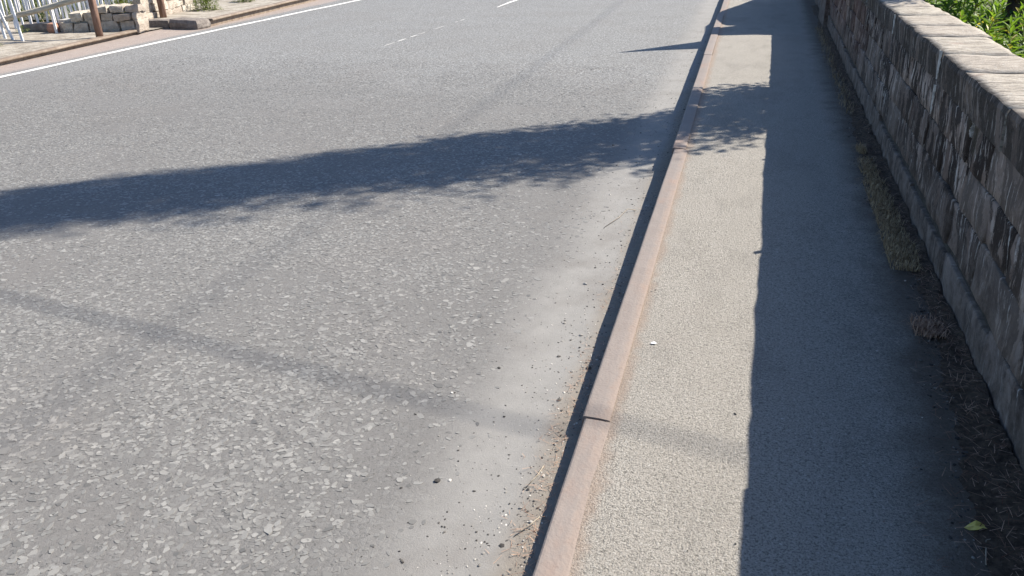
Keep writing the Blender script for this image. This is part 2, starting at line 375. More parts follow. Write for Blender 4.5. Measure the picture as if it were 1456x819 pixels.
# ------------------------------------------------------------------ right kerb: rusty iron sections
def kerb_section(y0, y1, kfun, w, htop, hbot, mat, parent, dx=0.0, dz=0.0, tilt=0.0, side=1, r=0.007):
    prof = [(0, hbot), (0, htop-r*1.6), (r*0.3, htop-r*0.6), (r*1.1, htop-r*0.08), (r*2.2, htop), (w*0.6, htop-0.001), (w*0.9, htop-0.004), (w, htop-0.006), (w, hbot)]
    n = max(4, int((y1-y0)/0.18)); V = []; F = []; P = len(prof)
    for j in range(n+1):
        y = y0+(y1-y0)*j/n; t = (y-(y0+y1)/2)
        wob = 0.0022*nz(y*2.1, 3.3, w); wz = 0.0025*nz(y*1.7, 9.1, w)
        for (px, pz) in prof: V.append((kfun(y)+dx+side*px+wob+tilt*t, y, pz+dz+wz))
    for j in range(n):
        for i in range(P-1):
            k = j*P+i; f = (k, k+P, k+P+1, k+1); F.append(f if side > 0 else f[::-1])
    F.append(tuple(range(P)) if side > 0 else tuple(range(P))[::-1]); e = n*P
    F.append(tuple(e+i for i in range(P))[::-1] if side > 0 else tuple(e+i for i in range(P)))
    return obj('kerb_section', mesh('kerb_section', V, F, False), mat, parent)
kb = thing('iron_kerb', 'long rusty pink-brown iron kerb between the road and the footpath with the wall', 'kerb')
joints = [-4.0, -1.25, 2.39, 6.04, 10.4, 14.75, 18.6, 22.4, 26, 30]
offs = [(0, 0, 0), (0.006, -0.002, 0), (0.001, 0.002, 0.0022), (-0.012, 0.007, -0.0012), (-0.017, 0.009, 0.0012), (0, 0, 0), (0.004, 0, 0), (0, 0.002, 0), (0, 0, 0)]
for (a, b), (dx, dz, tl) in zip(zip(joints[:-1], joints[1:]), offs):
    kerb_section(a+0.004, b-0.004, kx, 0.100, 0.008, -0.30, M['iron'], kb, dx, dz, tl)

# ------------------------------------------------------------------ parapet wall
def rough_block(x0, y0, z0, y1, z1, depth, seed, ny=5, nz_=3, amp=0.008, bev=0.010):
    """a stone whose face looks to -x at x0, with a rounded arris and an uneven face"""
    V = []; F = []
    ysl = [y0] + [y0+bev+(y1-y0-2*bev)*i/ny for i in range(ny+1)] + [y1]
    zsl = [z0] + [z0+bev+(z1-z0-2*bev)*i/nz_ for i in range(nz_+1)] + [z1]
    ly, lz = len(ysl), len(zsl)
    for j, z in enumerate(zsl):
        for i, y in enumerate(ysl):
            e = (i in (0, ly-1)) or (j in (0, lz-1))
            x = x0 + (bev*1.1 if e else 0) - amp*1.4*nz(y*5, z*6, seed) - amp*0.7*nz(y*17, z*15, seed+4)
            jy = 0.004*nz(y*9, z*9, seed+9) if e else 0
            V.append((x, y+jy, z))
    for j in range(lz-1):
        for i in range(ly-1):
            k = j*ly+i; F.append((k, k+ly, k+ly+1, k+1))
    b = len(V)
    for (y, z) in ((y0, z0), (y1, z0), (y1, z1), (y0, z1)): V.append((x0+depth, y, z))
    F.append(tuple([i for i in range(ly)] + [b+1, b]))
    F.append(tuple([(lz-1)*ly+i for i in range(ly)][::-1] + [b+3, b+2]))
    F.append(tuple([j*ly for j in range(lz)][::-1] + [b, b+3]))
    F.append(tuple([j*ly+ly-1 for j in range(lz)] + [b+2, b+1]))
    F.append((b, b+1, b+2, b+3))
    return V, F

pw = thing('parapet_wall', 'long dark streaked stone parapet wall with pale flat coping beside the footpath', 'wall', (0.92, 0, 0))
def wobj(name, V, F, mat, smooth=False):
    V = [(x-0.92, y, z) for x, y, z in V]
    o = obj(name, mesh(name, V, F, smooth), mat, pw); return o
def wtop(y): return 0.985 - 0.0075*max(y, 0) if y < 12 else 0.895
WY1 = 30.0
V = []; F = []
# rubble core behind the face
def box(x0, x1, y0, y1, z0, z1):
    v = [(x0, y0, z0), (x1, y0, z0), (x1, y1, z0), (x0, y1, z0), (x0, y0, z1), (x1, y0, z1), (x1, y1, z1), (x0, y1, z1)]
    f = [(0, 3, 2, 1), (4, 5, 6, 7), (0, 1, 5, 4), (1, 2, 6, 5), (2, 3, 7, 6), (3, 0, 4, 7)]
    return v, f
v, f = box(0.945, 1.235, -4, WY1, -0.3, 0.775); wobj('wall_core', v, f, M['joint'])
# plinth of rendered stone at the foot
y = -3.2
while y < WY1-1:
    L = random.uniform(0.5, 1.1)
    v, f = rough_block(0.9215, y, -0.06, y+L, 0.150+random.uniform(0, .056), 0.08, y, 10, 3, 0.008, 0.004); wobj('plinth_stone', v, f, M['plinth'], True); y += L+0.003
# face courses
z = 0.208
courses = [0.205, 0.185, 0.19]
for ci, hC in enumerate(courses):
    y = -3.2 + ci*0.21; top = z+hC
    while y < WY1-1:
        L = random.uniform(0.32, 0.68)
        fn = 5 if y < 9 else 2
        v, f = rough_block(0.922+random.uniform(-0.006, 0.006), y, z+0.001, y+L-0.003, top-0.001, 0.07, y*1.7+ci, fn, 3, 0.010, 0.006)
        wobj('wall_stone', v, f, M['wall'], True); y += L
    z = top
# coping
cj = [-3.2, -2.5, -1.8, -1.1, -0.5, 0.2, 0.85, 1.5, 2.1, 2.75, 3.36, 4.15, 4.70, 5.38, 5.87, 6.46, 7.04]
while cj[-1] < 13.0: cj.append(cj[-1]+random.uniform(0.48, 0.72))
cj[-1] = 13.05
def coping_stone(y0, y1, seed):
    dz = random.uniform(-0.003, 0.003); dx = random.uniform(-0.003, 0.004); db = random.uniform(-0.02, 0.012); tz = random.uniform(-0.005, 0.005)
    nx, ny = 8, 7; V = []; F = []
    xa, xb = 0.910+dx, 1.272+db
    for j in range(ny+1):
        for i in range(nx+1):
            s, t = i/nx, j/ny; x = xa+(xb-xa)*s; yy = y0+0.004+(y1-y0-0.008)*t
            edge = (i in (0, nx)) or (j in (0, ny))
            zz = wtop(yy)+dz+tz*(t-0.5) + 0.006*nz(x*8, yy*8, seed) + 0.003*nz(x*25, yy*30, seed) - (0.010 if edge else 0)
            if i == 0: x += 0.011*nz(yy*11, 3.1, seed) ; zz += 0.006*nz(yy*14, 1, seed)
            if i == nx: x += 0.014*nz(yy*7, 8.1, seed)
            V.append((x, yy, zz))
    def id(i, j): return j*(nx+1)+i
    for j in range(ny):
        for i in range(nx): F.append((id(i, j), id(i+1, j), id(i+1, j+1), id(i, j+1)))
    ring = [id(i, 0) for i in range(nx+1)] + [id(nx, j) for j in range(1, ny+1)] + [id(i, ny) for i in range(nx-1, -1, -1)] + [id(0, j) for j in range(ny-1, 0, -1)]
    m = len(ring); b1 = len(V)
    for k in ring:
        x, yy, zz = V[k]; out = 0.008 if x < 1.0 else -0.008
        V.append((x - out*0.9 + 0.006*nz(yy*13, x*9, seed+3), yy, zz-0.022))
    b2 = len(V)
    for k in ring:
        x, yy, zz = V[k]; V.append((x+(0.010*nz(yy*9, 2.2, seed+7) if x < 1.0 else 0), yy, 0.79))
    for q in range(m):
        r = (q+1) % m
        F.append((ring[r], ring[q], b1+q, b1+r)); F.append((b1+r, b1+q, b2+q, b2+r))
    F.append(tuple(b2+q for q in range(m))[::-1])
    o = wobj('coping_stone', V, F, M['coping'])
    me = o.data; me.polygons.foreach_set('use_smooth', [i < nx*ny for i in range(len(me.polygons))])
    return o
for a, b in zip(cj[:-1], cj[1:]): coping_stone(a, b, a*3.3)
# mortar in the coping joints, and two runs of it down the face
for q, yj in enumerate(cj[1:-1]):
    wdt = 0.010
    v, f = box(0.93, 1.25, yj-wdt/2, yj+wdt/2, 0.80, wtop(yj)-0.012+random.uniform(-0.004, 0.003))
    wobj('mortar_joint', v, f, M['kstone'])
def smear(yc, zt, zb, w0, w1, xf, seed):
    V = []; F = []; n = 10
    for j in range(n+1):
        t = j/n; z = zt+(zb-zt)*t; ww = (w0+(w1-w0)*t)*(1+0.4*nz(t*6, seed)); yc2 = yc+0.008*nz(t*4, seed+3)
        for s, d in ((-1, 0.0), (-0.55, 0.010), (0.55, 0.010), (1, 0.0)): V.append((xf-d*(1 - 0.7*t)-0.004*nz(t*8, s, seed), yc2+s*ww/2, z))
    for j in range(n):
        for i in range(3): k = j*4+i; F.append((k, k+4, k+5, k+1))
    return wobj('mortar_smear', V, F, M['mortar'], True)
smear(4.72, 0.955, 0.81, 0.040, 0.026, 0.903, 1.0); smear(4.76, 0.775, 0.62, 0.034, 0.008, 0.914, 5.0)
smear(6.5, 0.93, 0.80, 0.03, 0.012, 0.903, 8.0)
# the pier with its tapering pinnacle, and the hump-backed raised length beyond it (the last two are out of view, shaped to throw the far shadows on path and road)
def stackprism(cx, prof, hx):
    """prof: list of (z, y0, y1, half-thickness)"""
    V = []; F = []
    for (z, a, b, h) in prof: V += [(cx-h, a, z), (cx+h, a, z), (cx+h, b, z), (cx-h, b, z)]
    for j in range(len(prof)-1):
        for i in range(4):
            k = j*4+i; r = j*4+(i+1) % 4; F.append((k, r, r+4, k+4))
    F.append((3, 2, 1, 0)); e = (len(prof)-1)*4; F.append((e, e+1, e+2, e+3)); return V, F
v, f = stackprism(1.09, [(-0.3, 13.08, 14.36, 0.225), (1.05, 13.08, 14.36, 0.225), (1.06, 13.04, 14.40, 0.25), (1.16, 13.04, 14.40, 0.25), (1.17, 13.12, 14.34, 0.19)], 0); wobj('pier', v, f, M['wall'])
v, f = stackprism(1.10, [(1.17, 13.13, 14.34, 0.18), (1.45, 13.24, 14.30, 0.15), (2.05, 13.50, 14.14, 0.10), (2.35, 13.60, 14.06, 0.08), (2.8, 13.73, 13.93, 0.05), (3.30, 13.80, 13.82, 0.012)], 0); wobj('shadow_pinnacle', v, f, M['coping'])  # unseen caster, its taper traced back from the pointed shadow over the kerb
hump = [(14.38, 1.72), (14.7, 1.87), (15.1, 1.965), (15.86, 2.02), (16.3, 1.95), (16.69, 1.84), (17.16, 1.65), (17.78, 1.45), (18.6, 1.15), (19.4, 0.93)]  # unseen caster, outline traced back from the rounded shadow on the path
V = []; F = []
for (yy, zz) in hump: V += [(0.95, yy, 0.78), (0.95, yy, zz-0.03), (0.97, yy, zz), (1.21, yy, zz), (1.23, yy, zz-0.03), (1.23, yy, 0.78)]
for j in range(len(hump)-1):
    for i in range(5): k = j*6+i; F.append((k, k+6, k+7, k+1))
F.append((0, 1, 2, 3, 4, 5)); e = (len(hump)-1)*6; F.append((e+5, e+4, e+3, e+2, e+1, e)); wobj('shadow_hump', V, F, M['wall'])
yy = 19.42
while yy < WY1-1: coping_stone(yy, yy+0.65, yy); yy += 0.65

# soil and litter banked against the wall foot
def soil_w(y): return 0.095 + 0.05*nz(y*1.1, 0.3) + 0.03*nz(y*4.3, 1.3) + 0.022*nz(y*13, 2.3) + 0.018*nz(y*37, 4.3) + (0.10*max(0, 1-abs(y-2.2)/1.3)) + 0.03*max(0, 1-abs(y-7)/3)
V = []; F = []; nx = 8; ny = 700
for j in range(ny+1):
    y = 0.6+15.5*j/ny; wd = max(0.05, soil_w(y))
    for i in range(nx+1):
        t = i/nx; x = 0.915-wd*t
        V.append((x, y, 0.003 + 0.048*(1-t)**1.5*(0.7+0.7*nz(y*5, t*2)) + (0.012*nz(x*40, y*40)+0.008*nz(x*90, y*90, 4))*(1-t*0.8) - (0.012 if i == nx else 0)))
for j in range(ny):
    for i in range(nx): k = j*(nx+1)+i; F.append((k, k+nx+1, k+nx+2, k+1))
stuff(obj('soil_bank', mesh('soil_bank', V, F, True), M['soil']), 'dark soil banked along the foot of the parapet wall')

# ------------------------------------------------------------------ road lines
def line_strip(name, pts, width, mat, z=0.004, wear=0.25, seed=0.0):
    V = []; F = []; n = 0; (xa, ya), (xb, yb) = pts[0], pts[-1]
    N = int(math.hypot(xb-xa, yb-ya)/0.08); P = []
    for j in range(N+1):
        t = j/N*(len(pts)-1); i = min(int(t), len(pts)-2); u = t-i
        P.append((pts[i][0]*(1-u)+pts[i+1][0]*u, pts[i][1]*(1-u)+pts[i+1][1]*u))
    for j, (x, y) in enumerate(P):
        wl = width/2*(1+wear*nz(y*2.1, seed)); wr = width/2*(1+wear*nz(y*2.7, seed+5))
        V += [(x-wl, y, roadz(x-wl, y)+z), (x+wr, y, roadz(x+wr, y)+z)]
    for j in range(N): F.append((2*j, 2*j+1, 2*j+3, 2*j+2))
    return obj(name, mesh(name, V, F), mat)
e = line_strip('edge_line', [(-9.55, 3.0), (-9.52, 8.46), (-9.46, 12.0), (-9.22, 18.45), (-8.7, 32)], 0.12, M['paint'], 0.005)
tag(e, 'solid white painted line along the verge side of the road', 'road line')
def dash(segs, w0, label, seed):
    root = thing('centre_dash', label, 'road line')
    for (xa, ya, xb, yb, w_) in segs:
        V = []; F = []; n = max(2, int((yb-ya)/0.06))
        for j in range(n+1):
            t = j/n; x = xa+(xb-xa)*t; y = ya+(yb-ya)*t
            k = math.sin(math.pi*min(max(t, 0.04), 0.96))**0.4
            wl = w_/2*k*(0.7+0.7*abs(nz(y*9, seed))); wr = w_/2*k*(0.7+0.7*abs(nz(y*11, seed+3)))
            V += [(x-wl, y, roadz(x, y)+0.005), (x+wr, y, roadz(x, y)+0.005)]
            if j: q = len(V); F.append((q-4, q-3, q-1, q-2))
        obj('paint_fleck', mesh('paint_fleck', V, F), M['paint'], root)
segs = []; y = 11.7
for d, g in ((.35, .12), (.3, .16), (.28, .1), (.22, .4), (.45, .5), (.12, .14), (.2, .16), (.1, .2), (.22, .1), (.12, .2), (.4, .1)):
    if y > 15.1: break
    xa = -5.5+0.037*(y-11.7); segs.append((xa, y, xa+0.037*d, y+d, random.uniform(0.016, 0.036))); y += d+g
dash(segs, 0.06, 'worn broken white centre dash reduced to flecks on the road', 1.0)
dash([(-5.37, 17.1, -5.37, 20.8, 0.10)], 0.1, 'cleaner white centre dash farther along than the worn one', 4.0)

# ------------------------------------------------------------------ stone chippings bedded in the road
def chips():
    N = 250000
    x = rng.uniform(-8.6, -0.75, N); y = 1.0 + 9.5*rng.uniform(0, 1, N)**1.15
    keep = np.ones(N, bool)
    # only where the lens or a step to the side could see them
    keep &= (x > -2.9-0.92*(y-0.8)-0.8)
    fat = np.array([nz(a*1.1, b*1.1, 3)*0.75 + nz(a*3.4, b*2.6, 7)*0.5 for a, b in zip(x, y)])
    kd = kx(y)-x
    p = np.clip(0.66-1.2*fat, 0.10, 1.0)*np.clip((kd-0.34+0.22*fat)/0.75, 0, 1)
    p *= np.clip((11.2-y)/3.0, 0, 1)
    keep &= rng.uniform(0, 1, N) < p
    x, y = x[keep], y[keep]; n = len(x)
    k = 6
    ang = np.sort(rng.uniform(0, 2*np.pi, (n, 1)) + np.arange(k)*2*np.pi/k + rng.uniform(-0.32, 0.32, (n, k)), axis=1)
    r = rng.lognormal(math.log(0.0086), 0.30, (n, 1))*rng.uniform(0.75, 1.2, (n, k))
    rot = rng.uniform(0, np.pi, (n, 1)); asp = rng.uniform(1.0, 2.1, (n, 1))
    ex = r*np.cos(ang)*asp**0.5; ey = r*np.sin(ang)/asp**0.5
    px = ex*np.cos(rot)-ey*np.sin(rot); py = ex*np.sin(rot)+ey*np.cos(rot)
    tx = rng.normal(0, 0.05, (n, 1)); ty = rng.normal(0, 0.05, (n, 1))
    h = rng.uniform(0.0004, 0.0017, (n, 1))
    zb = np.array([roadz(a, b) for a, b in zip(x, y)])[:, None]
    top = np.stack([x[:, None]+px, y[:, None]+py, zb+h+tx*px+ty*py], 2)
    bot = np.stack([x[:, None]+px*1.05, y[:, None]+py*1.05, np.broadcast_to(zb-0.004, (n, k))], 2)
    V = np.concatenate([top, bot], 1).reshape(-1, 3)
    base = (np.arange(n)*2*k)[:, None]
    # top as two quads, sides as six quads
    q = [[0, 1, 2, 3], [0, 3, 4, 5]] + [[(i+1) % k, i, k+i, k+(i+1) % k] for i in range(k)]
    F = (base[:, :, None] + np.array(q)[None]).reshape(-1, 4)
    tone = np.repeat(np.clip(rng.normal(0.56, 0.24, n), 0, 1), 2*k)
    return fast_mesh('road_chippings', V, F, ('tone', tone))
o = stuff(obj('road_chippings', chips(), M['chip']), 'pale flat stone chippings set in the road surface')

# grit lying in the channel
def pebbles(n, fx, fy, fz, rmin, rmed, tonef):
    ico = np.array([(0, 0, 1), (.89, 0, .45), (.28, .85, .45), (-.72, .53, .45), (-.72, -.53, .45), (.28, -.85, .45), (.72, .53, -.45), (-.28, .85, -.45), (-.89, 0, -.45), (-.28, -.85, -.45), (.72, -.53, -.45), (0, 0, -1)])
    fc = np.array([(0, 1, 2), (0, 2, 3), (0, 3, 4), (0, 4, 5), (0, 5, 1), (1, 6, 2), (2, 7, 3), (3, 8, 4), (4, 9, 5), (5, 10, 1), (2, 6, 7), (3, 7, 8), (4, 8, 9), (5, 9, 10), (1, 10, 6), (7, 6, 11), (8, 7, 11), (9, 8, 11), (10, 9, 11), (6, 10, 11)])
    Vs = []; Fs = []; T = []
    for i in range(n):
        y = fy(); x = fx(y); r = max(rmin, rmed*math.exp(random.gauss(0, 0.45)))
        s = np.array([random.uniform(.8, 1.5), random.uniform(.7, 1.1), random.uniform(.28, .6)])*r
        v = ico*(s*rng.uniform(0.8, 1.2, (12, 3))); a = random.uniform(0, 6.28); c, d = math.cos(a), math.sin(a)
        v = np.stack([v[:, 0]*c-v[:, 1]*d + x, v[:, 0]*d+v[:, 1]*c + y, v[:, 2]+fz(x, y)+s[2]*0.6], 1)
        Vs.append(v); Fs.append(fc+12*i); T += [tonef()]*12
    return np.concatenate(Vs), np.concatenate(Fs), T
dk = lambda: random.choice([0.02, 0.04, 0.06, 0.10, 0.2, 0.35, 0.5, 0.8])
def gx(y): return kx(y) - 0.02 - min(abs(random.gauss(0.0, random.choice([0.06, 0.2, 0.26]))), 0.62)
V, F, T = pebbles(5200, gx, lambda: 1.2+13*random.random()**1.6, roadz, 0.0009, 0.0022, dk)
stuff(obj('channel_grit', fast_mesh('channel_grit', V, F, ('tone', T)), M['peb']), 'loose dark and pale grit along the foot of the kerb')
V, F, T = pebbles(420, lambda y: random.uniform(kx(y)+0.11, 0.80), lambda: 1.2+9*random.random()**1.4, pathz, 0.001, 0.0018, lambda: random.choice([0.05, 0.3, 0.7, 0.9]))
stuff(obj('path_grit', fast_mesh('path_grit', V, F, ('tone', T)), M['peb']), 'fine scattered grit on the footpath')
V, F, T = pebbles(1700, lambda y: 0.90-max(.04, soil_w(y))*(0.55+abs(random.gauss(0, .38))), lambda: 1.0+12*random.random()**1.7, pathz, 0.0010, 0.0030, lambda: random.choice([0.0, 0.0, 0.02, 0.03, 0.06, 0.10, 0.3]))
stuff(obj('soil_crumbs', fast_mesh('soil_crumbs', V, F, ('tone', T)), M['peb']), 'dark crumbs of soil strewn along the edge of the soil bank')
def lone_stone(name, x, y, z, r, tone, label):
    v, f, t = pebbles(1, lambda q: x, lambda: y, lambda a, b: z, r, r, lambda: tone)
    v = v - np.array([x, y, z]); o = obj(name, fast_mesh(name, v, f, ('tone', t)), M['peb'], None, (x, y, z))
    return tag(o, label, 'stone')
lone_stone('dark_stone', -0.885, 2.0, roadz(-0.885, 2.0)-0.002, 0.0095, 0.03, 'small dark angular stone touching the pale one on the road')
lone_stone('pale_stone', -0.845, 2.015, roadz(-0.845, 2.015)-0.002, 0.0075, 0.85, 'small pale stone beside the dark one on the road')
lone_stone('kerb_foot_stone', -0.545, 2.86, roadz(-0.545, 2.86)-0.002, 0.011, 0.02, 'black stone lying at the foot of the iron kerb')

# ------------------------------------------------------------------ blades: dry tufts, litter, grass
def blades(n, rootf, hf, spread, wid, tone, droop=0.5):
    Vs = np.zeros((n*6, 3)); F = []; T = np.zeros(n*6)
    for i in range(n):
        x, y, z = rootf(); h = hf(); a = random.uniform(0, 6.283); lean = random.uniform(0.1, 1.0)*spread
        d = np.array([math.cos(a), math.sin(a)]); s = np.array([-d[1], d[0]])*wid*0.5*random.uniform(.7, 1.3)
        p0 = np.array([x, y, z]); p1 = p0+np.array([*(d*h*lean*0.45), h*0.6]); p2 = p0+np.array([*(d*h*lean), h*(1-droop*lean*random.uniform(.4, 1))])
        for k, (p, ww) in enumerate(((p0, 1), (p1, 0.8), (p2, 0.15))):
            Vs[i*6+2*k] = p-np.array([*s, 0])*ww; Vs[i*6+2*k+1] = p+np.array([*s, 0])*ww
        b = i*6; F += [(b, b+1, b+3, b+2), (b+2, b+3, b+5, b+4)]
        T[b:b+6] = tone()
    return fast_mesh('blades', Vs, F, ('tone', T))
def tuft(x, y, rx, ry, n, h, label, mat='dry', name='dry_grass_tuft', tone=None, spread=1.3):
    me = blades(n, lambda: (max(-1.7, min(1.7, random.gauss(0, 1)))*rx, max(-1.6, min(1.6, random.gauss(0, 1)))*ry, 0.0), lambda: h*random.uniform(.5, 1.2), spread, 0.0030, tone or (lambda: min(1, max(0, random.gauss(.5, .25)))), 0.8)
    return tag(obj(name, me, M[mat], None, (x, y, 0.012)), label, 'dry grass', 'dry tufts along the wall foot')
tuft(0.80, 4.22, 0.040, 0.13, 900, 0.050, 'straw coloured dry grass tuft, broadest of the run along the wall foot')
tuft(0.80, 4.62, 0.036, 0.17, 900, 0.046, 'straw coloured dry grass tuft between the broadest tuft and the brownish tuft')
tuft(0.795, 5.15, 0.036, 0.19, 950, 0.045, 'brownish dry grass tuft in the middle of the run along the wall')
tuft(0.79, 5.72, 0.030, 0.17, 650, 0.042, 'thin dry grass tuft between the brownish tuft and the single wispy tuft')
tuft(0.785, 6.25, 0.016, 0.06, 200, 0.055, 'single wispy pale dry grass tuft at the wall foot')
me = blades(760, lambda: (0.80+random.gauss(0, .03), random.uniform(7.4, 13), 0.012), lambda: .055*random.uniform(.5, 1.3), 1.2, .0024, lambda: random.uniform(.1, .9), .7)
stuff(obj('sparse_weeds', me, M['dry']), 'sparse dry weeds along the reddish stretch of the wall foot')
tuft(0.80, 3.38, 0.034, 0.045, 480, 0.045, 'round reddish brown dead clump of stems against the wall', 'dead', 'dead_clump', lambda: random.uniform(.3, 1), 1.6)
def litter(n, fx, fy, fz, lmin, lmax, wid, tone):
    Vs = np.zeros((n*4, 3)); F = []; T = np.zeros(n*4)
    for i in range(n):
        y = fy(); x = fx(y); a = random.uniform(0, 3.14); L = random.uniform(lmin, lmax)/2; z = fz(x, y)+0.003; t = random.uniform(-.3, .3)
        d = np.array([math.cos(a)*L, math.sin(a)*L, t*L]); s = np.array([-math.sin(a), math.cos(a), 0])*wid/2; p = np.array([x, y, z+abs(t*L)])
        Vs[4*i:4*i+4] = [p-d-s, p-d+s, p+d+s*.5, p+d-s*.5]; F.append((4*i, 4*i+1, 4*i+2, 4*i+3)); T[4*i:4*i+4] = tone()
    return fast_mesh('litter', Vs, F, ('tone', T))
me = litter(3400, lambda y: 0.9-abs(random.gauss(0, 0.6))*max(0.08, soil_w(y)), lambda: 1.0+13*random.random()**1.8, lambda x, y: 0.004+0.045*max(0, 1-(0.915-x)/max(.06, soil_w(y)))**1.5, 0.012, 0.055, 0.0022, lambda: random.random()**1.3)
stuff(obj('wall_foot_litter', me, M['dead']), 'dead stalks and leaf litter along the foot of the wall')
me = litter(1300, lambda y: kx(y)-0.005-abs(random.gauss(0, 0.06)), lambda: 1.2+7*random.random()**1.5, roadz, 0.01, 0.045, 0.0016, lambda: random.uniform(.2, 1))
stuff(obj('channel_litter', me, M['dead']), 'dry stalks caught against the foot of the kerb')

def tube(pts, radii, k=6):
    V = []; F = []; n = len(pts)
    for j in range(n):
        p = Vector(pts[j]); t = (Vector(pts[min(j+1, n-1)])-Vector(pts[max(j-1, 0)])).normalized()
        u = t.orthogonal().normalized() if j == 0 else (u - t*u.dot(t)).normalized()
        v = t.cross(u)
        for i in range(k):
            a = 2*math.pi*i/k; V.append(p+(u*math.cos(a)+v*math.sin(a))*radii[j])
    for j in range(n-1):
        for i in range(k): F.append((j*k+i, j*k+(i+1) % k, (j+1)*k+(i+1) % k, (j+1)*k+i))
    F.append(tuple(range(k))[::-1]); F.append(tuple((n-1)*k+i for i in range(k)))
    return V, F
def straw(pts, r, label, name='dry_straw', mat='twig', cat='straw'):
    b = Vector(pts[0]); v, f = tube([Vector(p)-b for p in pts], [r]*len(pts), 5)
    return tag(obj(name, mesh(name, v, f, True), M[mat], None, b), label, cat)
def rz(x, y, h=0.004): return (x, y, roadz(x, y)+h)
straw([rz(-0.80, 4.62), rz(-0.74, 4.80, .012), rz(-0.71, 4.95, .02), rz(-0.66, 4.98)], 0.0022, 'bent pale straw on the dusty channel below the tree shadow')
straw([rz(-0.585, 2.04), rz(-0.565, 2.10, .01), rz(-0.56, 2.16)], 0.0020, 'short curved straw at the foot of the kerb near its joint')
straw([rz(-0.56, 1.80), rz(-0.53, 1.84, .01), rz(-0.50, 1.88, .02)], 0.0016, 'thin pale stalk poking out from under the kerb shadow')
straw([(0.735, 1.97, .004), (0.755, 2.07, .005), (0.86, 2.13, .012)], 0.0022, 'bent grey twig on the path next to the yellow leaf', 'bent_twig', 'twig', 'twig')
# yellow leaf
V = []; F = []
out = [(-.5, 0), (-.3, .16), (-.05, .26), (.2, .30), (.36, .18), (.5, .10), (.44, -.06), (.5, -.2), (.25, -.22), (0, -.24), (-.28, -.12)]
V.append((0, 0, 0.2))
for (a, b) in out: V.append((a, b, 0.10+0.18*abs(b)+0.12*math.sin(a*6)))
for i in range(len(out)): F.append((0, 1+i, 1+(i+1) % len(out)))
lf = obj('fallen_leaf', mesh('fallen_leaf', [(a*.062, b*.062, c*.05) for a, b, c in V], F), M['yleaf'], None, (0.735, 2.12, 0.002), (0, 0, 0.3))
tag(lf, 'curled yellow fallen leaf lying on the shaded footpath', 'leaf')
V = [(-.5, -.3, 0), (.4, -.35, .1), (.55, .1, .05), (.1, .4, .15), (-.5, .2, .05)]
for x, y, s, lab in ((-0.30, 3.0, 0.022, 'white scrap of paper on the sunny path beside the kerb'),):
    tag(obj('paper_scrap', mesh('paper_scrap', [(a*s, b*s, c*s+0.004) for a, b, c in V], [(0, 1, 2, 3, 4)]), M['white'], None, (x, y, 0.0)), lab, 'scrap')

# ------------------------------------------------------------------ green plants behind the wall
def leaf_quad(Vs, Fs, T, p, d, up, L, W, tone, fold=0.25):
    d = d.normalized(); s = d.cross(up)
    if s.length < 1e-4: s = Vector((1, 0, 0))
    s.normalize(); n = s.cross(d); b = len(Vs)
    q = [p, p+d*L*.35+s*W*.5+n*W*fold, p+d*L*.35-n*0.0, p+d*L*.35-s*W*.5+n*W*fold, p+d*L*.7+s*W*.38+n*W*fold*.6-Vector((0, 0, L*.06)), p+d*L*.7-Vector((0, 0, L*.07)), p+d*L*.7-s*W*.38+n*W*fold*.6-Vector((0, 0, L*.06)), p+d*L-Vector((0, 0, L*.16))]
    Vs.extend(q); Fs.extend([(b, b+2, b+1), (b, b+3, b+2), (b+1, b+2, b+5), (b+1, b+5, b+4), (b+2, b+3, b+6), (b+2, b+6, b+5), (b+4, b+5, b+7), (b+5, b+6, b+7)])
    T.extend([tone]*8)
def make_weed(seed, h, nl, L, W):
    random.seed(seed); Vs, Fs, T = [], [], []; lean = Vector((random.uniform(-.1, .1), random.uniform(-.1, .1), 0))
    st = lambda t: Vector((0, 0, h*t)) + lean*(t*t)
    sv, sf = tube([st(0), st(.35), st(.7), st(1)], [.007, .006, .005, .002], 5)
    for i in range(nl):
        t = 0.18+0.82*i/(nl-1); a = i*2.4+random.uniform(-.3, .3); el = random.uniform(.15, .6)+0.75*max(0, t-.75)/.25
        d = Vector((math.cos(a)*math.cos(el), math.sin(a)*math.cos(el), math.sin(el)))
        l = L*random.uniform(.75, 1.15)*(1-0.55*max(0, t-.7)/.3)
        leaf_quad(Vs, Fs, T, st(t), d, Vector((0, 0, 1)), l, W*l/L*random.uniform(.8, 1.15), min(1, max(0, random.gauss(.35+.35*t, .18))))
    me = mesh('leaves', Vs, Fs, False); at = me.attributes.new('tone', 'FLOAT', 'POINT'); at.data.foreach_set('value', T)
    return me, mesh('stem', sv, sf, True)
weeds = [make_weed(s, random.uniform(.82, 1.05), 62, .17, .040) for s in range(5)] + [make_weed(20+s, random.uniform(.7, .95), 52, .15, .062) for s in range(3)]
for me, st in weeds: st.materials.append(M['stem'])
dkw = [(me.copy(), st) for me, st in weeds[5:]]
for me, st in weeds: me.materials.append(M['weed'])
for me, st in dkw: me.materials.append(M['dkweed'])
random.seed(11)
def plant(pair, x, y, z, s, name, label, group):
    o = thing(name, label, 'plant', (x, y, z), (random.uniform(-.08, .08), random.uniform(-.08, .08), random.uniform(0, 6.28)), group); o.scale = (s, s, s*random.uniform(.92, 1.08))
    obj('leaves', pair[0], None, o); obj('stem', pair[1], None, o)
ROWS = ((1.50, 30, 'pressed against the back of the parapet wall'), (1.74, 28, 'a step behind the parapet wall'), (2.02, 26, 'in the thick of the weed bed behind the parapet'), (2.34, 22, 'in the thick of the weed bed behind the parapet'),
        (2.70, 20, 'on the far side of the weed bed behind the parapet'), (3.10, 16, 'on the far side of the weed bed behind the parapet'), (3.6, 12, 'on the far side of the weed bed behind the parapet'))
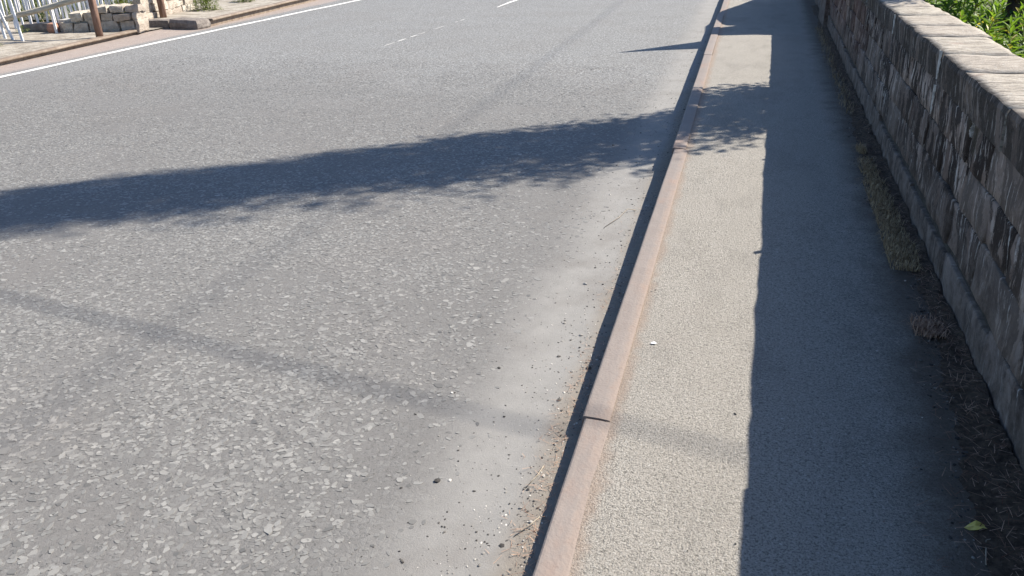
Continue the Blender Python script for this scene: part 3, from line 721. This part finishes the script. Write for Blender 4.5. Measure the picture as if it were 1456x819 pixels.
for x0, nrow, where in ROWS:
    for i in range(nrow):
        y = 4.1 + (i+random.uniform(.1, .9))*(7.4/nrow); x = x0+random.uniform(-.1, .1)
        if x < 1.42 or (abs(x-2.45) < .25 and abs(y-9.53) < .25): continue
        lum = random.random(); k = random.randrange(8)
        if lum < (.42 if x > 2.2 else .22): plant(dkw[k % 3], x, y, terr(x, y)-.02, random.uniform(.82, 1.05), 'dark_weed', 'dark green broad-leaved weed '+where, 'dark weeds behind the wall')
        else: plant(weeds[k], x, y, terr(x, y)-.02, random.uniform(.92, 1.2), 'tall_weed', ('bright green narrow-leaved weed ' if k < 5 else 'bright green broad-leaved weed ')+where, 'bright weeds behind the wall')

# ------------------------------------------------------------------ columnar tree behind the wall (its shadow crosses the road)
def column_tree(x, y):
    random.seed(5); t = thing('columnar_tree', 'tall narrow dark evergreen tree behind the parapet wall', 'tree', (x, y, -0.15))
    v, f = tube([(0, 0, -.2), (.03, 0, 1.5), (-.02, .03, 4), (0, 0, 7), (0, 0, 10.3)], [.17, .13, .10, .06, .015], 10); obj('trunk', mesh('trunk', v, f, True), M['bark'], t)
    prof = [(1.2, .45), (1.7, .80), (2.6, .92), (3.4, .84), (5.7, .74), (8.1, .56), (9.5, .36), (10.8, .05)]
    def rad(z):
        for (a, ra), (b, rb) in zip(prof[:-1], prof[1:]):
            if a <= z <= b: return ra+(rb-ra)*(z-a)/(b-a)
        return .05
    Vs, Fs, T = [], [], []; lv, lff = [], []
    for i in range(2700):
        z = 1.2+9.5*random.random()**1.12; rr = rad(z); a = random.uniform(0, 6.283)
        big = 1.0+(random.uniform(.1, .3) if random.random() < .07 else 0)+(random.uniform(.05, .85) if math.cos(a+0.93) > 0.3 and random.random() < .55 else 0)+0.14*nz(z*1.9, math.cos(a)*1.3, math.sin(a)*1.3)
        r = rr*big*(random.random()**0.45); base = Vector((math.cos(a)*r*.55, math.sin(a)*r*.55, z-.25))
        tip = Vector((math.cos(a)*r, math.sin(a)*r, z+random.uniform(0, .22))); d = tip-base
        if i % 7 == 0:
            bv, bf = tube([(0, 0, z-.4), tuple(base), tuple(tip)], [.014, .01, .004], 4); o = len(lv); lv += bv; lff += [tuple(q+o for q in g) for g in bf]
        tn = random.uniform(0, 1)
        for j in range(21):
            p = base+d*random.uniform(.2, 1.0)+Vector((random.gauss(0, .055), random.gauss(0, .055), random.gauss(0, .08)))
            dd = Vector((random.gauss(0, .6), random.gauss(0, .6), random.gauss(.5, .5)))+d.normalized()*.5
            dd.normalize(); s = dd.orthogonal(); s.rotate(__import__('mathutils').Quaternion(dd, random.uniform(0, 6.28))); L = random.uniform(.045, .105); W = L*.42
            b = len(Vs); Vs.extend([p, p+dd*L*.5+s*W*.5, p+dd*L, p+dd*L*.5-s*W*.5]); Fs.append((b, b+1, b+2, b+3)); T.extend([min(1, max(0, tn+random.gauss(0, .15)))]*4)
    obj('crown', fast_mesh('crown', [tuple(q) for q in Vs], Fs, ('tone', T)), M['conifer'], t)
    obj('limbs', mesh('limbs', lv, lff, True), M['bark'], t)
column_tree(2.45, 9.53)

# ------------------------------------------------------------------ overhead cables on poles (their soft shadows cross the road)
def cable(p0, p1, sag, r, label, name='overhead_cable'):
    p0, p1 = Vector(p0), Vector(p1); P = []
    for i in range(41):
        t = i/40; q = p0.lerp(p1, t)-p0; q.z -= sag*4*t*(1-t); P.append(q)
    v, f = tube(P, [r]*41, 6); tag(obj(name, mesh(name, v, f, True), M['cable'], None, p0), label, 'cable', 'overhead cables')
def upole(x, y, h, label, z=-0.34):
    t = thing('utility_pole', label, 'pole', (x, y, z), (0, 0, 0), 'poles carrying the cables')
    v, f = tube([(0, 0, -.2), (0, 0, h*.5), (0, 0, h)], [.15, .13, .10], 12); obj('shaft', mesh('shaft', v, f, True), M['wood'], t)
    v, f = box(-.06, .06, -.5, .5, h-.35, h-.25); obj('crossarm', mesh('crossarm', v, f), M['wood'], t)
    for q in (-.42, .42):
        v, f = tube([(0, q, h-.25), (0, q, h-.12)], [.035, .025], 8); obj('insulator', mesh('insulator', v, f, True), M['white'], t)
def cl(X): return 8.66+(X-3.95)*(-0.54/3.71)
upole(-15.5, cl(-15.5), 10.1, 'timber utility pole beyond the verge side fence'); upole(17.5, cl(17.5), 10.1, 'timber utility pole out past the weeds')
cable((-15.5, cl(-15.5), 9.62), (17.5, cl(17.5), 9.62), 0.72, 0.0130, 'black cable slung across the road between two poles')
upole(8.15, -20, 13.6, 'tall timber utility pole well out past the wall, back along the road', -.6); upole(8.05, 34, 13.6, 'tall timber utility pole well out past the wall, far up the road', -.6)
cable((8.15, -20, 13.1), (8.05, 34, 13.1), 0.75, 0.0085, 'black cable slung along the road between the two tall poles')

# ------------------------------------------------------------------ far side: verge, kerbs, rubble wall, posts, fences
VZ = -0.105
def vk(y): return -10.30 - 0.085*(y-9.25)                                              # near length of iron kerb
verge = structure(sheet('verge', lambda y: -19.0, lambda y: vk(y)-0.06, -4, 12.45, 40, 60, lambda x, y: VZ+0.012*nz(x*1.7, y*1.7)+0.008*nz(x*5, y*5), M['verge']))
def vk2(y): return -9.82 - 0.085*(y-13.2)
verge2 = structure(sheet('verge_beyond', lambda y: -19.0, lambda y: vk2(y)-0.06, 13.22, 40, 30, 60, lambda x, y: -0.045+0.012*nz(x*1.7, y*1.7)+0.010*nz(x*5, y*5), M['verge']))
gap = structure(sheet('gravel_gap', lambda y: -19.0, lambda y: -10.6, 12.40, 13.30, 40, 6, lambda x, y: -0.145+0.02*max(0, -10.9-x)+0.010*nz(x*4, y*4), M['verge']))
def flange_kerb(y0, y1, kfun, ztop, parent):
    # an old rail laid as kerb: a head that overhangs a recessed web
    prof = [(-0.03, -0.30), (-0.03, ztop-0.040), (0.034, ztop-0.036), (0.040, ztop-0.024), (0.036, ztop-0.008), (0.024, ztop), (-0.085, ztop+0.003), (-0.10, ztop-0.012), (-0.10, -0.30)]
    n = max(4, int((y1-y0)/0.2)); P = len(prof); V = []; F = []
    for j in range(n+1):
        y = y0+(y1-y0)*j/n; wx = 0.006*nz(y*1.3, 2.2); wz = 0.004*nz(y*1.1, 5.2)
        for px, pz in prof: V.append((kfun(y)+px+wx, y, pz+wz))
    for j in range(n):
        for i in range(P-1): k = j*P+i; F.append((k, k+1, k+P+1, k+P))
    F.append(tuple(range(P))[::-1]); F.append(tuple(n*P+i for i in range(P)))
    return obj('kerb_section', mesh('kerb_section', V, F), M['railiron'], parent)
k1 = thing('iron_kerb', 'short rusty iron kerb with a broken end at the verge with the timber post', 'kerb')
for a, b in ((-4, 1.2), (1.2, 5.3), (5.3, 9.0), (9.0, 12.42)): flange_kerb(a+.003, b-.003, vk, VZ+0.022, k1)
k2 = thing('iron_kerb', 'rusty iron kerb running on past the dark stone kerb blocks', 'kerb')
for a, b in ((13.55, 17.5), (17.5, 22), (22, 27)): flange_kerb(a+.003, b-.003, vk2, -0.03, k2)
def lump(x0, x1, y0, y1, z0, z1, seed, amp=0.03, n=3, bev=0.03):
    """a hewn stone: subdivided block with worn corners"""
    V = []; F = []; ids = {}
    def vid(i, j, k):
        key = (i, j, k)
        if key not in ids:
            p = Vector((x0+(x1-x0)*i/n, y0+(y1-y0)*j/n, z0+(z1-z0)*k/n)); c = Vector(((x0+x1)/2, (y0+y1)/2, (z0+z1)/2))
            ex = sum(q in (0, n) for q in key)
            if ex >= 2: p += (c-p).normalized()*bev*(ex-1)
            p += Vector((nz(p.x*7, p.y*7, p.z*7+seed), nz(p.x*7+9, p.y*7, p.z*7+seed), nz(p.x*7, p.y*7+9, p.z*7+seed)))*amp
            ids[key] = len(V); V.append(p)
        return ids[key]
    for a in range(n):
        for b in range(n):
            F += [(vid(a, b, 0), vid(a, b+1, 0), vid(a+1, b+1, 0), vid(a+1, b, 0)), (vid(a, b, n), vid(a+1, b, n), vid(a+1, b+1, n), vid(a, b+1, n)),
                  (vid(a, 0, b), vid(a+1, 0, b), vid(a+1, 0, b+1), vid(a, 0, b+1)), (vid(a, n, b), vid(a, n, b+1), vid(a+1, n, b+1), vid(a+1, n, b)),
                  (vid(0, a, b), vid(0, a, b+1), vid(0, a+1, b+1), vid(0, a+1, b)), (vid(n, a, b), vid(n, a+1, b), vid(n, a+1, b+1), vid(n, a, b+1))]
    return V, F
def rstone(name, b, mat, parent, seed, amp=.03, bev=.03, rot=None):
    cx, cy, cz = (b[0]+b[1])/2, (b[2]+b[3])/2, b[4]
    px, py, pz = (parent.location if parent else (0, 0, 0))
    v, f = lump(b[0]-cx, b[1]-cx, b[2]-cy, b[3]-cy, 0, b[5]-b[4], seed, amp, 3, bev)
    return obj(name, mesh(name, v, f), M[mat], parent, (cx-px, cy-py, cz-pz), rot)
s = rstone('kerb_block', (-11.0, -10.50, 13.14, 13.42, -.2, -.020), 'kstone', None, 3, .02, .015, (0, 0, .10)); tag(s, 'long dark stone kerb block below the second timber post', 'kerb stone')
s = rstone('kerb_block', (-10.46, -9.80, 13.08, 13.50, -.2, .005), 'kstone', None, 8, .025, .03, (0, .03, -.04)); tag(s, 'dark chamfered stone kerb block at the start of the iron kerb', 'kerb stone')

# rubble wall that closes the near verge, stones picked apart
RW = thing('rubble_wall', 'low broken pale sandstone rubble wall behind the timber post', 'wall', (-11.3, 12.3, VZ))
random.seed(3)
def wl(t): return (-12.05+(1.52)*t, 12.0+0.42*t)
v, f = box(0, 1.42, .05, .32, -.05, .20); obj('wall_core', mesh('wall_core', v, f), M['mortar'], RW, (-.62, -.26, 0), (0, 0, .27))
for (z0, z1, ta, tb) in ((VZ-.04, .07, 0.10, 1.0), (.07, .20, 0.22, 1.0), (.20, .315, 0.50, 1.02)):
    t = ta
    while t < tb-0.04:
        dt = random.uniform(.11, .22); t2 = min(tb, t+dt)
        if tb-t2 < .06: t2 = tb
        xa, ya = wl(t); xb, yb = wl(t2)
        rstone('stone', (xa+.006, xb-.006, (ya+yb)/2-.02+random.uniform(-.025, .025), (ya+yb)/2+.36, z0+.004, z1-.004+random.uniform(-.022, .022)), 'rubble', RW, t*9+z0*7, .030, .006, (0, random.uniform(-.04, .04), .27))
        t = t2
s = rstone('red_stone', (-12.10, -11.93, 11.92, 12.15, VZ-.02, .06), 'redstone', None, 4, .012, .02, (0, .04, .3)); tag(s, 'squared red sandstone block lying at the foot of the fence', 'stone')
s = rstone('flat_slab', (-12.75, -12.12, 12.05, 12.4, VZ-.02, .03), 'kstone', None, 6, .02, .02, (0, -.03, .1)); tag(s, 'flat grey stone slab under the white pickets', 'stone')
RW2 = thing('rubble_wall', 'pinkish rubble wall behind the second timber post', 'wall', (-11.3, 14.2, -.05))
yy = 13.25
for c_ in range(3):
    yy = 13.30
    while yy < 15.1:
        L = random.uniform(.28, .5); xx = -11.14-0.14*(yy-13.3)/1.0
        rstone('stone', (xx-.36, xx+random.uniform(-.02, .02), yy+.006, yy+L-.006, -.07+c_*.14, .067+c_*.14), 'rubble', RW2, yy*3+c_, .028, .006, (0, 0, .12)); yy += L

# timber posts and leaning rails
def post(x, y, z, h, r, label, lean):
    v, f = tube([(0, 0, -.1), (lean*.3, 0, h*.4), (lean, .01, h)], [r*1.0, r*.97, r*1.0], 9)
    v = [Vector(p)+Vector((nz(p[2]*3, p[0]*20), nz(p[2]*3, p[1]*20, 5), 0))*.010 for p in v]
    return tag(obj('timber_post', mesh('timber_post', v, f, True), M['wood'], None, (x, y, z)), label, 'post', 'timber posts on the verge')
post(-10.60, 11.53, VZ, 1.35, 0.060, 'brown timber post set in the verge in front of the broken rubble wall', 0.02)
post(-11.02, 13.72, -.05, 1.35, 0.066, 'brown timber post set behind the dark stone kerb blocks', -0.01)
def pole(p0, p1, r0, r1, label, name='fallen_rail', mat='rail'):
    b = Vector(p0); n = 9; P = [b.lerp(Vector(p1), i/(n-1))-b+Vector((0, 0, .02*nz(i*.7, 2))) for i in range(n)]
    v, f = tube(P, [r0+(r1-r0)*i/(n-1) for i in range(n)], 8); v = [Vector(q)+Vector((0, nz(q[0]*5, q[2]*14), nz(q[0]*5, q[1]*14)))*.006 for q in v]
    return tag(obj(name, mesh(name, v, f, True), M[mat], None, b), label, 'rail')
pole((-12.35, 11.22, .175), (-10.62, 11.46, .545), .042, .046, 'weathered round rail sloping up to the timber post')
pole((-13.3, 10.75, .36), (-10.66, 11.50, .86), .04, .04, 'pale upper rail above the sloping rail')

# white picket fences
def picket_mesh(h, w_, th):
    v, f = box(-w_/2, w_/2, -th/2, th/2, 0, h-.05); v += [(0, -th/2, h), (0, th/2, h)]
    f = [q for q in f if q != (4, 5, 6, 7)] + [(4, 5, 8), (6, 7, 9), (5, 6, 9, 8), (7, 4, 8, 9)]
    return mesh('picket', v, f)
PM = [picket_mesh(1.0, .040, .018), picket_mesh(.96, .034, .016), picket_mesh(1.04, .045, .018)]
for m_ in PM: m_.materials.append(M['white'])
def pickets(name, label, a, b, za, zb, step, rails, group, jitter=.03):
    t = thing(name, label, 'fence', (a[0], a[1], za), (0, 0, 0), group); a_, b_ = Vector((*a, za)), Vector((*b, zb)); d = b_-a_; L = d.length; ang = math.atan2(d.y, d.x); n = int(L/step)
    for i in range(n+1):
        p = d*(i/n); o = obj('picket', PM[i % 3], None, t, p+Vector((random.gauss(0, .006), random.gauss(0, .01), random.uniform(-.03, .02))), (random.gauss(0, jitter), random.gauss(0, jitter), ang+random.gauss(0, .12)))
    for h in rails:
        v, f = box(0, L, .012, .045, h-.03, h+.03); r = obj('fence_rail', mesh('fence_rail', v, f), M['white'], t, (0, 0, 0), (0, -math.asin(d.z/L), ang))
    return t
random.seed(9)
pickets('picket_fence', 'white picket fence standing on top of the broken rubble wall', (-12.1, 12.28), (-10.95, 13.35), .05, .40, .075, (.62, .9), 'white picket fences')
pickets('picket_fence', 'white picket fence with gaps behind the flat grey slab', (-14.2, 11.75), (-12.14, 12.22), -.10, -.06, .145, (.72,), 'white picket fences', .045)
pickets('picket_fence', 'thin white paling fence in the grass behind the gapped pickets', (-15.5, 13.6), (-12.3, 13.9), -.05, .02, .11, (.75,), 'white picket fences', .03)
for (x, y, rx, ry, lab) in ((-11.98, 11.10, 0, -.24, 'loose white picket leaning left of the upright one'), (-11.66, 10.98, -.04, -.10, 'loose white picket leaning nearly upright against the sloping rail'), (-11.90, 11.96, 0, -.03, 'upright white picket beside the red stone block'), (-12.25, 11.2, .0, -.05, 'wide loose white picket at the bush by the low rail end')):
    tag(obj('loose_picket', PM[2], None, None, (x, y, VZ-.03), (rx, ry, .1)), lab, 'picket')

# bushes on the far side
def bush(x, y, z, r, h, n, L, label, mat='bush', name='small_bush'):
    Vs, Fs, T = [], [], []; sv, sf = [], []
    for i in range(n):
        a = random.uniform(0, 6.283); e = random.uniform(-.1, 1.5); q = random.random()**.4
        p = Vector((math.cos(a)*math.cos(e)*r*q, math.sin(a)*math.cos(e)*r*q, .02+math.sin(max(e, 0))*h*q)); p *= 1+.3*nz(p.x*6, p.y*6, p.z*6+x)
        d = Vector((p.x+random.gauss(0, .05), p.y+random.gauss(0, .05), p.z*.6+random.gauss(0, .05)))
        leaf_quad(Vs, Fs, T, p, d if d.length > .01 else Vector((0, 0, 1)), Vector((0, 0, 1)), L*random.uniform(.7, 1.3), L*.4, min(1, max(0, random.gauss(.5, .27))))
        if i % 25 == 0:
            v, f = tube([(0, 0, -.02), tuple(p*.6), tuple(p)], [.006, .004, .002], 4); o = len(sv); sv += v; sf += [tuple(k+o for k in g) for g in f]
    t = thing(name, label, 'bush', (x, y, z), (0, 0, 0), 'small bushes on the verge'); me = mesh('leaves', Vs, Fs); at = me.attributes.new('tone', 'FLOAT', 'POINT'); at.data.foreach_set('value', T)
    obj('leaves', me, M[mat], t); obj('stems', mesh('stems', sv, sf), M['stem'], t)
bush(-11.80, 10.30, VZ, .26, .20, 420, .06, 'low olive bush at the verge edge under the loose pickets')
bush(-11.25, 12.95, .22, .18, .16, 300, .05, 'bright green bush growing behind the end of the broken rubble wall')
bush(-11.38, 13.75, -.02, .14, .34, 260, .06, 'ivy clump with pale leaves on the pinkish rubble wall', 'bush')
bush(-11.0, 15.05, -.05, .30, .24, 520, .06, 'dark spreading bush past the pinkish rubble wall', 'bush')
bush(-11.2, 16.7, -.05, .26, .18, 360, .06, 'low green bush beyond the dark spreading one')
bush(-12.55, 11.85, VZ, .10, .10, 110, .04, 'small weed clump in front of the flat grey slab')
bush(-11.42, 12.48, .20, .07, .09, 90, .035, 'tiny yellowish weed on top of the broken rubble wall')
# meadow grass behind the fences
me = blades(9000, lambda: (random.uniform(-20, -11.9), random.uniform(12.9, 22), -.07), lambda: random.uniform(.10, .45), .9, .014, lambda: min(1, max(0, random.gauss(.5, .27))), .5)
stuff(obj('meadow_grass', me, M['grass']), 'rough green grass behind the white picket fences')
